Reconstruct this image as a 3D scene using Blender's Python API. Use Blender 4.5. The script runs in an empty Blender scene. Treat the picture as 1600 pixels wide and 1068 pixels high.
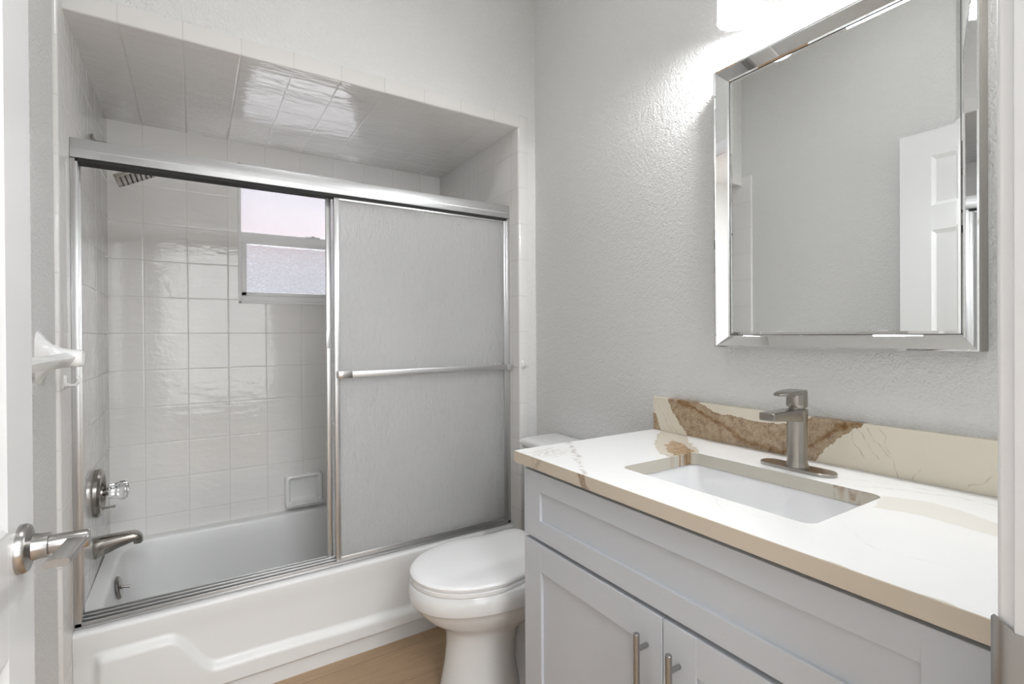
import bpy, bmesh, math, random
from math import pi, sin, cos, radians
from mathutils import Vector, Matrix, noise

random.seed(4)
scene = bpy.context.scene
col = scene.collection
H = 1.205                      # eye height above the floor

# ------------------------------------------------------------------ camera
yaw, pitch, roll = .5673, -.0043, -.0059
F = Vector((sin(yaw), cos(yaw), 0)); R = Vector((cos(yaw), -sin(yaw), 0)); U = Vector((0, 0, 1))
F2 = F*cos(pitch)+U*sin(pitch); U2 = -F*sin(pitch)+U*cos(pitch)
R3 = R*cos(roll)+U2*sin(roll); U3 = -R*sin(roll)+U2*cos(roll)
cd = bpy.data.cameras.new('camera'); cam = bpy.data.objects.new('camera', cd); col.objects.link(cam)
cam.matrix_world = Matrix(((R3.x, U3.x, -F2.x, 0), (R3.y, U3.y, -F2.y, 0), (R3.z, U3.z, -F2.z, H), (0, 0, 0, 1)))
cd.sensor_width = 36; cd.lens = 779.469/1600*36; cd.shift_y = -7.544/1600
cd.clip_start = .02
scene.camera = cam

# ------------------------------------------------------------------ colour management
vs = scene.view_settings
vs.view_transform = 'Standard'; vs.look = 'None'; vs.gamma = 1; vs.use_curve_mapping = False
vs.exposure = 1.05

# ------------------------------------------------------------------ sky
w = bpy.data.worlds.new('sky'); scene.world = w; w.use_nodes = True
nt = w.node_tree; nt.nodes.clear()
o_ = nt.nodes.new('ShaderNodeOutputWorld'); bg = nt.nodes.new('ShaderNodeBackground')
tc = nt.nodes.new('ShaderNodeTexCoord'); sp = nt.nodes.new('ShaderNodeSeparateXYZ'); cr = nt.nodes.new('ShaderNodeValToRGB')
nt.links.new(tc.outputs['Generated'], sp.inputs[0]); nt.links.new(sp.outputs['Z'], cr.inputs[0])
nt.links.new(cr.outputs[0], bg.inputs[0]); nt.links.new(bg.outputs[0], o_.inputs[0])
e = cr.color_ramp.elements
e[0].position = .0; e[0].color = (.93, .62, .58, 1)
e[1].position = 1.; e[1].color = (.90, .93, 1., 1)
for p_, c_ in ((.14, (.98, .70, .66, 1)), (.21, (.93, .84, .90, 1)), (.30, (.84, .84, .96, 1))):
    q_ = e.new(p_); q_.color = c_
mr_ = nt.nodes.new('ShaderNodeMapRange'); nt.links.new(sp.outputs['Z'], mr_.inputs[0])      # brighter sky overhead
mr_.inputs[1].default_value = .32; mr_.inputs[2].default_value = .75; mr_.inputs[3].default_value = .42; mr_.inputs[4].default_value = 7.0
nt.links.new(mr_.outputs[0], bg.inputs['Strength'])

# ------------------------------------------------------------------ lights
def area(name, loc, size, power, color=(1, 1, 1), rot=(0, 0, 0), sy=None):
    l = bpy.data.lights.new(name, 'AREA'); l.energy = power; l.color = color; l.size = size
    if sy: l.shape = 'RECTANGLE'; l.size_y = sy
    o = bpy.data.objects.new(name, l); o.location = loc; o.rotation_euler = rot; col.objects.link(o); return o
HALL_W, ROOM_W, BULB_W, SHADE_E, FRONT_FILL_W = 34, 1.6, 7.6, .36, 9
area('hall_fill_light', (.3, -1.4, 2.62), 1.0, HALL_W, (.93, .965, 1))  # added hall fill; its source is made up
area('hall_front_fill', (.45, -1.97, 1.25), 1.5, FRONT_FILL_W, (.95, .975, 1), (radians(90), 0, 0), 1.7)  # added frontal fill for soffit, glass and cabinets; no known window
area('bathroom_fill_light', (.40, .90, 2.96), .4, ROOM_W, (.94, .97, 1))  # added overhead fill for the room; no known lamp there

# ------------------------------------------------------------------ materials
MATS = {}
def new_mat(name):
    m = bpy.data.materials.new(name); m.use_nodes = True; MATS[name] = m
    return m, m.node_tree, m.node_tree.nodes['Principled BSDF']
def N(nt, t, **kw):
    n = nt.nodes.new(t)
    for k, v in kw.items():
        setattr(n, k, v)
    return n
def L(nt, a, b): nt.links.new(a, b)
def math_(nt, op, a, b=None, c=None, clamp=False):
    n = N(nt, 'ShaderNodeMath', operation=op); n.use_clamp = clamp
    for i, v in enumerate((a, b, c)):
        if v is None: continue
        if isinstance(v, (int, float)): n.inputs[i].default_value = v
        else: L(nt, v, n.inputs[i])
    return n.outputs[0]
def noise_(nt, vec, scale, detail=3, rough=.5, dist=0):
    n = N(nt, 'ShaderNodeTexNoise'); n.inputs['Scale'].default_value = scale
    n.inputs['Detail'].default_value = detail; n.inputs['Roughness'].default_value = rough
    n.inputs['Distortion'].default_value = dist
    if vec is not None: L(nt, vec, n.inputs['Vector'])
    return n.outputs['Fac']
def bump_(nt, h, strength, dist, normal=None):
    b = N(nt, 'ShaderNodeBump'); b.inputs['Strength'].default_value = strength; b.inputs['Distance'].default_value = dist
    L(nt, h, b.inputs['Height'])
    if normal is not None: L(nt, normal, b.inputs['Normal'])
    return b.outputs[0]
def mixc(nt, fac, a, b):
    n = N(nt, 'ShaderNodeMix', data_type='RGBA')
    for s, v in ((0, fac), (6, a), (7, b)):
        if isinstance(v, (int, float)): n.inputs[s].default_value = v
        elif isinstance(v, tuple): n.inputs[s].default_value = (*v[:3], 1)
        else: L(nt, v, n.inputs[s])
    return n.outputs[2]
def objco(nt): return N(nt, 'ShaderNodeTexCoord').outputs['Object']
def mapping(nt, vec, scale):
    m = N(nt, 'ShaderNodeMapping'); L(nt, vec, m.inputs[0]); m.inputs['Scale'].default_value = scale; return m.outputs[0]

def simple(name, c, rough=.5, metal=0, bump=None, ior=1.5, coat=0):
    m, nt, b = new_mat(name)
    b.inputs['Base Color'].default_value = (*c, 1); b.inputs['Roughness'].default_value = rough
    b.inputs['Metallic'].default_value = metal; b.inputs['IOR'].default_value = ior
    b.inputs['Coat Weight'].default_value = coat
    if bump:
        v = objco(nt)
        L(nt, bump_(nt, noise_(nt, v, bump[0], 2, .5), bump[1], bump[2]), b.inputs['Normal'])
    return m

def paint(name, c, s=1.0):
    m, nt, b = new_mat(name)
    v = objco(nt)
    n1 = noise_(nt, v, 190, 2, .5); n2 = noise_(nt, v, 75, 2, .55)
    h = math_(nt, 'ADD', n1, math_(nt, 'MULTIPLY', n2, 1.2))
    L(nt, bump_(nt, h, .9*s, .0032), b.inputs['Normal'])
    t = noise_(nt, v, 1.3, 2)
    L(nt, mixc(nt, t, tuple(x*.97 for x in c), c), b.inputs['Base Color'])
    b.inputs['Roughness'].default_value = .55
    return m
WALL_C = (.775, .772, .757)
paint('wall_paint', WALL_C)
paint('ceiling_paint', (.86, .86, .855), .6)

P = .15991
def tile(name, ax, ao, bx=None, bo=0, pa=P, pb=P, wave=1.0, ior=1.55):
    """glossy white wall tile; joints every P metres along the two axes"""
    m, nt, b = new_mat(name)
    v = objco(nt); s = N(nt, 'ShaderNodeSeparateXYZ'); L(nt, v, s.inputs[0])
    ms = []; ids = []
    for a, o, p in ((ax, ao, pa), (bx, bo, pb)):
        if a is None: continue
        t = math_(nt, 'DIVIDE', math_(nt, 'SUBTRACT', s.outputs['XYZ'.index(a)], o), p)
        ids.append(math_(nt, 'FLOOR', t))
        d = math_(nt, 'ABSOLUTE', math_(nt, 'SUBTRACT', math_(nt, 'FRACT', t), .5))      # .5 at a joint
        ms.append(math_(nt, 'MULTIPLY', math_(nt, 'SUBTRACT', .5, d), p))                # metres to the joint
    d = ms[0] if len(ms) == 1 else math_(nt, 'MINIMUM', ms[0], ms[1])
    mr = N(nt, 'ShaderNodeMapRange', interpolation_type='SMOOTHSTEP'); L(nt, d, mr.inputs[0])
    mr.inputs[1].default_value = .0005; mr.inputs[2].default_value = .0017
    g = mr.outputs[0]                                                                      # 0 in the grout
    mr2 = N(nt, 'ShaderNodeMapRange', interpolation_type='SMOOTHSTEP'); L(nt, d, mr2.inputs[0])
    mr2.inputs[1].default_value = .0004; mr2.inputs[2].default_value = .005
    idv = N(nt, 'ShaderNodeCombineXYZ')
    for k, q in enumerate(ids): L(nt, q, idv.inputs[k])
    wn = N(nt, 'ShaderNodeTexWhiteNoise', noise_dimensions='3D'); L(nt, idv.outputs[0], wn.inputs[0])
    rnd = wn.outputs['Value']
    tc_ = mixc(nt, rnd, (.77, .755, .735), (.80, .788, .768))
    L(nt, mixc(nt, g, (.60, .58, .55), tc_), b.inputs['Base Color'])
    r = N(nt, 'ShaderNodeMapRange'); L(nt, g, r.inputs[0]); r.inputs[3].default_value = .6; r.inputs[4].default_value = .07
    L(nt, r.outputs[0], b.inputs['Roughness'])
    b.inputs['IOR'].default_value = ior
    n1 = noise_(nt, mapping(nt, v, (9, 34, 26)), 1.0, 2, .5)
    n2 = noise_(nt, v, 60, 2, .5)
    h = math_(nt, 'ADD', math_(nt, 'MULTIPLY', n1, .0016*wave), math_(nt, 'MULTIPLY', n2, .00035*wave))
    h = math_(nt, 'ADD', h, math_(nt, 'MULTIPLY', mr2.outputs[0], .0004))
    L(nt, bump_(nt, h, 1, 1.0), b.inputs['Normal'])
    return m
XO, YO, ZO = -.1831, 1.912, H+.0148
tile('tile_back', 'X', XO, 'Z', ZO)
tile('tile_side', 'Y', YO, 'Z', ZO)
tile('tile_soffit', 'X', XO, 'Y', YO, wave=1.5, ior=2.0)
tile('tile_border_top', 'X', XO, wave=.25)
tile('tile_border_side', 'Z', ZO)

simple('porcelain', (.84, .84, .83), .08)
simple('toilet_china', (.80, .80, .795), .10)
simple('lid_plastic', (.90, .90, .90), .18)
simple('tub_enamel', (.76, .76, .75), .34)
simple('sink_china', (.88, .88, .89), .14)
simple('ceramic_fitting', (.86, .86, .85), .12)
simple('trim_white', (.83, .83, .835), .36)
simple('door_white', (.83, .83, .83), .26)
simple('vinyl_white', (.82, .82, .82), .35)
simple('cabinet_grey', (.60, .625, .665), .38, bump=(220, .08, .0004))
simple('cabinet_inside', (.30, .30, .31), .6)
simple('black_rubber', (.02, .02, .02), .6)
simple('dark_gap', (.015, .015, .015), .7)
simple('grey_vinyl', (.45, .45, .45), .5)
simple('mirror_silver', (.88, .895, .885), .004, 1)
simple('mirror_strip', (.90, .91, .91), .015, 1)
simple('frame_taupe', (.30, .275, .25), .45)
simple('chrome', (.82, .82, .83), .06, 1)
simple('asphalt_roof', (.028, .03, .031), .9, bump=(30, .5, .02))
simple('stucco', (.45, .45, .44), .9)
simple('bounce_concrete', (.50, .49, .47), .95, bump=(20, .5, .02))  # pale concrete ground, lightened to show bright in the soffit's reflection

def brushed(name, c, rough, sc, aniso=.3):
    m, nt, b = new_mat(name)
    v = mapping(nt, objco(nt), sc)
    n = noise_(nt, v, 1, 3, .6)
    b.inputs['Metallic'].default_value = 1
    L(nt, mixc(nt, n, tuple(x*.9 for x in c), c), b.inputs['Base Color'])
    r = N(nt, 'ShaderNodeMapRange'); L(nt, n, r.inputs[0]); r.inputs[3].default_value = rough*.8; r.inputs[4].default_value = rough*1.25
    L(nt, r.outputs[0], b.inputs['Roughness'])
    L(nt, bump_(nt, n, .03, .0001), b.inputs['Normal'])
    return m
brushed('aluminium', (.58, .58, .58), .40, (3, 900, 900))
brushed('aluminium_upright', (.66, .66, .66), .36, (900, 900, 3))
brushed('nickel', (.40, .375, .345), .22, (60, 60, 700))
brushed('steel_pull', (.42, .42, .42), .26, (700, 700, 8))
brushed('satin_nickel', (.46, .445, .43), .24, (60, 60, 600))

def frosted(name, rough, tint, kind):
    m, nt, b = new_mat(name)
    v = objco(nt)
    b.inputs['Base Color'].default_value = (*tint, 1)
    b.inputs['Transmission Weight'].default_value = 1; b.inputs['Roughness'].default_value = rough; b.inputs['IOR'].default_value = 1.27
    if kind == 'rain':
        n1 = noise_(nt, mapping(nt, v, (75, 75, 26)), 1, 3, .6, .6)
        L(nt, bump_(nt, n1, 1, .0055), b.inputs['Normal'])
    else:
        n1 = noise_(nt, mapping(nt, v, (50, 50, 85)), 1, 2, .6, 1.2)
        L(nt, bump_(nt, n1, 1, .005), b.inputs['Normal'])
    return m, nt, b
m, nt, b = frosted('door_glass', .12, (.98, .985, .98), 'rain')
bn = b.inputs['Normal'].links[0].from_socket
df = N(nt, 'ShaderNodeBsdfDiffuse'); df.inputs[0].default_value = (.95, .95, .945, 1); L(nt, bn, df.inputs['Normal'])
tr = N(nt, 'ShaderNodeBsdfTranslucent'); tr.inputs[0].default_value = (.98, .98, .975, 1); L(nt, bn, tr.inputs['Normal'])
m1 = N(nt, 'ShaderNodeMixShader'); m1.inputs[0].default_value = .55; L(nt, df.outputs[0], m1.inputs[1]); L(nt, tr.outputs[0], m1.inputs[2])
m2 = N(nt, 'ShaderNodeMixShader'); m2.inputs[0].default_value = .42; L(nt, b.outputs[0], m2.inputs[1]); L(nt, m1.outputs[0], m2.inputs[2])
L(nt, m2.outputs[0], nt.nodes['Material Output'].inputs[0])
def window_glass(name, kind, bump, rough):
    m, nt, b = new_mat(name); v = objco(nt)
    b.inputs['Transmission Weight'].default_value = 1; b.inputs['Roughness'].default_value = rough; b.inputs['IOR'].default_value = 1.35
    n1 = noise_(nt, mapping(nt, v, (55, 55, 110)), 1, 2, .6, 1.5)
    bn = bump_(nt, n1, 1, bump); L(nt, bn, b.inputs['Normal'])
    tr = N(nt, 'ShaderNodeBsdfTranslucent'); tr.inputs[0].default_value = (.95, .95, .97, 1); L(nt, bn, tr.inputs['Normal'])
    mx = N(nt, 'ShaderNodeMixShader'); mx.inputs[0].default_value = kind
    L(nt, b.outputs[0], mx.inputs[1]); L(nt, tr.outputs[0], mx.inputs[2])
    L(nt, mx.outputs[0], nt.nodes['Material Output'].inputs[0])
window_glass('pane_upper_glass', .08, .0006, .2)
window_glass('pane_lower_glass', .03, .0019, .06)

m, nt, b = new_mat('crystal'); b.inputs['Transmission Weight'].default_value = 1; b.inputs['Roughness'].default_value = .0; b.inputs['IOR'].default_value = 1.5
def emit(name, c, s):
    m, nt, b = new_mat(name); b.inputs['Base Color'].default_value = (.6, .6, .6, 1)
    b.inputs['Emission Color'].default_value = (*c, 1); b.inputs['Emission Strength'].default_value = s
emit('shade_glass', (.93, .97, 1.0), SHADE_E)
emit('bulb_glow', (1, .99, .98), 6)
emit('fill_lamp_glow', (1, .98, .95), 4)  # glow of the two added fill lamps

emit('fill_pane_glow', (.97, .985, 1.0), .3)  # glowing pane of the made-up hall window
# wood floor
m, nt, b = new_mat('oak_planks')
v = objco(nt)
br = N(nt, 'ShaderNodeTexBrick'); L(nt, v, br.inputs['Vector']); br.offset = .37
br.inputs['Scale'].default_value = 1; br.inputs['Brick Width'].default_value = 1.22; br.inputs['Row Height'].default_value = .185
br.inputs['Mortar Size'].default_value = .0012; br.inputs['Mortar Smooth'].default_value = .3
br.inputs['Color1'].default_value = (.40, .265, .155, 1); br.inputs['Color2'].default_value = (.49, .34, .205, 1); br.inputs['Mortar'].default_value = (.12, .075, .045, 1)
g1 = noise_(nt, mapping(nt, v, (4, 55, 1)), 1, 5, .65, 1.2)
g2 = noise_(nt, mapping(nt, v, (2, 12, 1)), 1, 3, .6, .8)
rmp = N(nt, 'ShaderNodeMapRange'); L(nt, g1, rmp.inputs[0]); rmp.inputs[1].default_value = .3; rmp.inputs[2].default_value = .7
c1 = mixc(nt, math_(nt, 'MULTIPLY', rmp.outputs[0], .45), br.outputs[0], (.24, .15, .085))
L(nt, mixc(nt, math_(nt, 'MULTIPLY', g2, .35), c1, (.50, .36, .23)), b.inputs['Base Color'])
b.inputs['Roughness'].default_value = .42
L(nt, bump_(nt, g1, .12, .001), b.inputs['Normal'])

# quartz: the masks (brown, vein, patch) are vertex data laid out after the slab's own figure
def quartz(name, base, dark_mul=1.0):
    m, nt, b = new_mat(name)
    at = N(nt, 'ShaderNodeAttribute', attribute_name='figure'); s = N(nt, 'ShaderNodeSeparateColor'); L(nt, at.outputs['Color'], s.inputs[0])
    v = objco(nt)
    n0 = noise_(nt, v, 9, 3, .6); n1 = noise_(nt, v, 55, 4, .7); n2 = noise_(nt, v, 190, 3, .7)
    c0 = mixc(nt, math_(nt, 'MULTIPLY', n0, .5), base, tuple(x*.93 for x in base))
    # patch (blue channel): sandy grey
    c1 = mixc(nt, math_(nt, 'MULTIPLY', s.outputs[2], .95), c0, (.60, .55, .45))
    # brown body (red channel)
    k = N(nt, 'ShaderNodeValToRGB'); kk = math_(nt, 'ADD', math_(nt, 'MULTIPLY', n1, .6), math_(nt, 'MULTIPLY', n2, .4)); L(nt, kk, k.inputs[0])
    k.color_ramp.elements[0].position = .41; k.color_ramp.elements[0].color = (.20, .10, .035, 1)
    k.color_ramp.elements[1].position = .57; k.color_ramp.elements[1].color = (.46, .33, .20, 1)
    q = k.color_ramp.elements.new(.47); q.color = (.34, .215, .11, 1)
    c2 = mixc(nt, s.outputs[0], c1, k.outputs[0])
    # veins (green channel)
    sp_ = N(nt, 'ShaderNodeMapRange'); L(nt, n2, sp_.inputs[0]); sp_.inputs[1].default_value = .30; sp_.inputs[2].default_value = .55
    c3 = mixc(nt, math_(nt, 'MULTIPLY', s.outputs[1], math_(nt, 'ADD', math_(nt, 'MULTIPLY', sp_.outputs[0], .6), .4)), c2, (.20, .105, .035))
    L(nt, c3, b.inputs['Base Color'])
    b.inputs['Roughness'].default_value = .13
    return m
quartz('quartz_top', (.87, .87, .86))
quartz('quartz_splash', (.81, .745, .62))
quartz('quartz_edge', (.66, .58, .47))
quartz('quartz_cutout', (.60, .57, .49))

# ------------------------------------------------------------------ mesh helpers
class MB:
    def __init__(s): s.bm = bmesh.new()
    def merge(s, b2, mat=None, mi=0):
        if mat is not None: b2.transform(mat)
        for f in b2.faces: f.material_index = mi
        me = bpy.data.meshes.new('t'); b2.to_mesh(me); b2.free(); s.bm.from_mesh(me); bpy.data.meshes.remove(me)
        return s
    def box(s, x0, x1, y0, y1, z0, z1, bev=0, seg=2, mat=None, mi=0):
        b = bmesh.new(); bmesh.ops.create_cube(b, size=1)
        for v in b.verts:
            v.co = Vector(((x0+x1)/2+v.co.x*(x1-x0), (y0+y1)/2+v.co.y*(y1-y0), (z0+z1)/2+v.co.z*(z1-z0)))
        if bev: bmesh.ops.bevel(b, geom=b.edges[:], offset=bev, segments=seg, affect='EDGES', profile=.5)
        return s.merge(b, mat, mi)
    def loft(s, loops, cap0=True, cap1=True, closed=True, mat=None, mi=0):
        b = bmesh.new(); rows = [[b.verts.new(p) for p in lp] for lp in loops]; n = len(rows[0])
        for a, c in zip(rows[:-1], rows[1:]):
            for i in range(n if closed else n-1):
                j = (i+1) % n
                b.faces.new((a[i], a[j], c[j], c[i]))
        if cap0: b.faces.new(list(reversed(rows[0])))
        if cap1: b.faces.new(rows[-1])
        bmesh.ops.recalc_face_normals(b, faces=b.faces[:]) if (cap0 and cap1) else None
        return s.merge(b, mat, mi)
    def tube(s, pts, rad, seg=20, caps=True, mi=0):
        pts = [Vector(p) for p in pts]
        rad = rad if isinstance(rad, (list, tuple)) else [rad]*len(pts)
        loops = []; up = None
        for i, p in enumerate(pts):
            t = (pts[min(i+1, len(pts)-1)]-pts[max(i-1, 0)]).normalized()
            if up is None: up = Vector((0, 0, 1)) if abs(t.z) < .9 else Vector((1, 0, 0))
            a = t.cross(up).normalized(); up = a.cross(t).normalized()
            loops.append([p+(a*cos(k*2*pi/seg)+up*sin(k*2*pi/seg))*rad[i] for k in range(seg)])
        return s.loft(loops, caps, caps, mi=mi)
    def lathe(s, prof, origin, axis, seg=40, mi=0):
        """prof: (r, h) pairs along the axis"""
        ax = Vector(axis).normalized(); a = ax.orthogonal().normalized(); c = ax.cross(a); o = Vector(origin)
        loops = [[o+ax*h+(a*cos(k*2*pi/seg)+c*sin(k*2*pi/seg))*max(r, 1e-5) for k in range(seg)] for r, h in prof]
        b = bmesh.new(); rows = [[b.verts.new(p) for p in lp] for lp in loops]
        for p, q in zip(rows[:-1], rows[1:]):
            for i in range(seg): b.faces.new((p[i], p[(i+1) % seg], q[(i+1) % seg], q[i]))
        bmesh.ops.remove_doubles(b, verts=b.verts[:], dist=2e-5)
        bmesh.ops.recalc_face_normals(b, faces=b.faces[:])
        return s.merge(b, None, mi)
    def build(s, name, mats, parent=None, smooth=True, angle=35):
        me = bpy.data.meshes.new(name); s.bm.to_mesh(me); s.bm.free()
        for m in (mats if isinstance(mats, (list, tuple)) else [mats]): me.materials.append(MATS[m])
        if smooth:
            me.shade_smooth(); me.set_sharp_from_angle(angle=radians(angle))
        o = bpy.data.objects.new(name, me); col.objects.link(o)
        if parent is not None:
            o.parent = parent; o.matrix_parent_inverse = Matrix.Translation(parent_world(parent)).inverted()
        return o
def parent_world(o):
    v = Vector((0, 0, 0))
    if o.type == 'EMPTY': v += o.location
    return v
def tag(o, label, cat, group=None):
    o['label'] = label; o['category'] = cat
    if group: o['group'] = group
    return o
def empty(name, loc, label, cat, group=None):
    o = bpy.data.objects.new(name, None); o.location = loc; o.empty_display_size = .05; col.objects.link(o)
    return tag(o, label, cat, group)
def struct(o): o['kind'] = 'structure'; return o
def superell(cx, cy, a, b, z, n=48, e=2.0, plane='xy'):
    pts = []
    for k in range(n):
        t = 2*pi*k/n; c, s_ = cos(t), sin(t)
        x = cx+a*math.copysign(abs(c)**(2/e), c); y = cy+b*math.copysign(abs(s_)**(2/e), s_)
        pts.append(Vector((x, y, z)) if plane == 'xy' else (Vector((z, x, y)) if plane == 'yz' else Vector((x, z, y))))
    return pts
def rrect(x0, x1, y0, y1, r, z, k=6):
    pts = []
    for cx, cy, a0 in ((x1-r, y1-r, 0), (x0+r, y1-r, 90), (x0+r, y0+r, 180), (x1-r, y0+r, 270)):
        for i in range(k+1):
            a = radians(a0+90*i/k); pts.append(Vector((cx+r*cos(a), cy+r*sin(a), z)))
    return pts

# ------------------------------------------------------------------ the room
D = 2.688; XL = -.3047; XPL = -.315; XR = 1.2193; XW = 1.3145; YF = 1.8525
SOF = H+.9197; TRT = H+.9758; CEIL = 2.99
FW0, FW1 = .017, .137                     # the doorway wall
JL, JR = -.212, .640; DOORH = 2.118
b = MB(); b.box(-1.6, 2.4, -2.0, D+.12, -.05, 0); struct(b.build('floor', 'oak_planks', smooth=False))
b = MB(); b.box(-1.6, 2.4, FW0, D+.12, CEIL, CEIL+.05); b.box(-1.6, 2.4, -2.0, FW0, 2.65, 2.70); struct(b.build('ceiling', 'ceiling_paint', smooth=False))
b = MB(); b.box(XPL-.1, XPL, FW1, D+.12, 0, CEIL); struct(b.build('wall_left', 'wall_paint', smooth=False))
b = MB(); b.box(XW, XW+.1, FW1, D+.12, 0, CEIL); struct(b.build('wall_right', 'wall_paint', smooth=False))
b = MB()
b.box(-1.6, JL-.018, FW0, FW1, 0, CEIL); b.box(JR+.018, 2.4, FW0, FW1, 0, CEIL); b.box(JL-.018, JR+.018, FW0, FW1, DOORH+.018, CEIL)
struct(b.build('wall_front', 'wall_paint', smooth=False))
b = MB(); b.box(XPL, XW, YF+.006, YF+.13, SOF+.012, CEIL); b.box(1.2693-.03, XW, YF+.006, YF+.05, 0, SOF+.012); struct(b.build('wall_back', 'wall_paint', smooth=False))
# hallway behind the camera
b = MB(); b.box(-1.6, 2.4, -2.06, -2.0, 0, 2.7); struct(b.build('wall_hall_back', 'wall_paint', smooth=False))
b = MB(); b.box(-1.66, -1.6, -2.0, FW0, 0, 2.7); struct(b.build('wall_hall_left', 'wall_paint', smooth=False))
b = MB(); b.box(2.4, 2.46, -2.0, FW0, 0, 2.7); struct(b.build('wall_hall_right', 'wall_paint', smooth=False))

root = bpy.data.objects.new('fill_window', None); root.location = (.45, -2.0, 1.25); col.objects.link(root); struct(root)  # made-up window behind the camera, added around the frontal fill light
b = MB()
for x0, x1, z0, z1 in ((-.36, -.30, .34, 2.16), (1.20, 1.26, .34, 2.16), (-.30, 1.20, .34, .40), (-.30, 1.20, 2.10, 2.16), (-.30, 1.20, 1.23, 1.27)): b.box(x0, x1, -2.0, -1.975, z0, z1, .004)
b.build('window_frame', 'vinyl_white', root)
b = MB(); b.box(-.30, 1.20, -1.998, -1.992, .40, 2.10); b.build('fill_pane', 'fill_pane_glow', root, smooth=False)
# tiled alcove
WX0, WX1, WZ0, WZ1 = .180, .772, H+.160, H+.825
b = MB()
b.box(XL-.02, WX0, D, D+.12, 0, SOF+.05); b.box(WX1, XR+.02, D, D+.12, 0, SOF+.05)
b.box(WX0, WX1, D, D+.12, 0, WZ0); b.box(WX0, WX1, D, D+.12, WZ1, SOF+.05)
struct(b.build('wall_alcove_back', 'tile_back', smooth=False))
b = MB(); b.box(XPL-.01, XL, 1.79, D+.01, 0, TRT, .007, 3); struct(b.build('wall_alcove_left', 'tile_side'))
b = MB(); b.box(XR, 1.262, YF, D+.01, 0, SOF+.02, .009, 4); struct(b.build('wall_alcove_right', 'tile_side'))
b = MB(); b.box(XPL, XR+.02, YF, D+.01, SOF, SOF+.05, .004, 3); struct(b.build('ceiling_alcove', 'tile_soffit'))
b = MB(); b.box(XPL, XR+.006, YF-.0008, YF+.008, SOF+.003, TRT, .0003, 1); struct(b.build('trim_1', 'tile_border_top'))
b = MB(); b.box(XR+.006, 1.2693, YF-.0008, YF+.008, 0, TRT, .003, 2); struct(b.build('trim_2', 'tile_border_side'))

# window
root = bpy.data.objects.new('window_1', None); root.location = (WX0, D, WZ0); col.objects.link(root); struct(root)
b = MB(); y0, y1 = D-.004, D+.05
b.box(WX0-.002, WX0+.012, y0, y1, WZ0-.002, WZ1, .002); b.box(WX1-.012, WX1+.002, y0, y1, WZ0-.002, WZ1, .002)
b.box(WX0, WX1, y0, y1, WZ0-.002, WZ0+.008, .002); b.box(WX0, WX1, y0, y1, WZ1-.012, WZ1+.002, .002)
b.box(WX0+.012, WX1-.012, D+.012, y1, WZ0+.008, WZ0+.036, .002)
b.build('window_frame', 'vinyl_white', root)
b = MB(); RZ0, RZ1 = H+.447, H+.502
b.box(WX0+.012, WX1-.012, D+.016, D+.06, RZ0, RZ1, .003); b.box(WX0+.30, WX0+.37, D+.010, D+.018, RZ1-.006, RZ1+.004, .002)
b.box(WX0+.012, WX0+.036, D+.016, D+.05, WZ0+.036, RZ0, .003); b.box(WX1-.036, WX1-.012, D+.016, D+.05, WZ0+.036, RZ0, .003)
b.box(WX0+.012, WX1-.012, D+.016, D+.05, WZ0+.036, WZ0+.055, .003)
b.build('lower_sash', 'vinyl_white', root)
b = MB(); b.box(WX0+.03, WX1-.03, D+.028, D+.034, WZ0+.05, RZ0+.01); g = b.build('lower_pane', 'pane_lower_glass', root, smooth=False); g['label'] = 'crinkled obscure lower pane'
b = MB(); b.box(WX0+.01, WX1-.01, D+.046, D+.052, RZ1-.03, WZ1-.01); g = b.build('upper_pane', 'pane_upper_glass', root, smooth=False); g['label'] = 'plain frosted upper pane'
b = MB(); b.box(WX0+.33, WX0+.345, D+.010, D+.02, RZ1, RZ1+.007, .002); b.build('sash_latch', 'black_rubber', root)
b = MB(); b.box(WX0-.06, WX1+.06, D+.121, D+.20, WZ0-.05, WZ0-.01); b.build('outside_sill', 'stucco', root)

# neighbour seen blurred through the panes
root = empty('neighbour_house', (0, 9, 0), 'grey roof of the house outside, a blur in the lower window pane', 'house')
b = MB(); b.box(-7, 8, 6.8, 11, -.3, 1.55); b.build('wall', 'stucco', root, smooth=False)
b = MB(); b.loft([[Vector((-7.5, 6.3, 1.5)), Vector((8.5, 6.3, 1.5)), Vector((8.5, 11.5, 1.5)), Vector((-7.5, 11.5, 1.5))],
                  [Vector((-5, 8.7, 2.50)), Vector((8, 8.7, 2.50)), Vector((8, 9.1, 2.50)), Vector((-5, 9.1, 2.50))]])
b.build('roof', 'asphalt_roof', root, smooth=False)
b = MB(); b.box(-30, 30, D+.13, 40, -.35, -.30); o = b.build('bounce_concrete', 'bounce_concrete', smooth=False); struct(o); o.name = 'ground'

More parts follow.
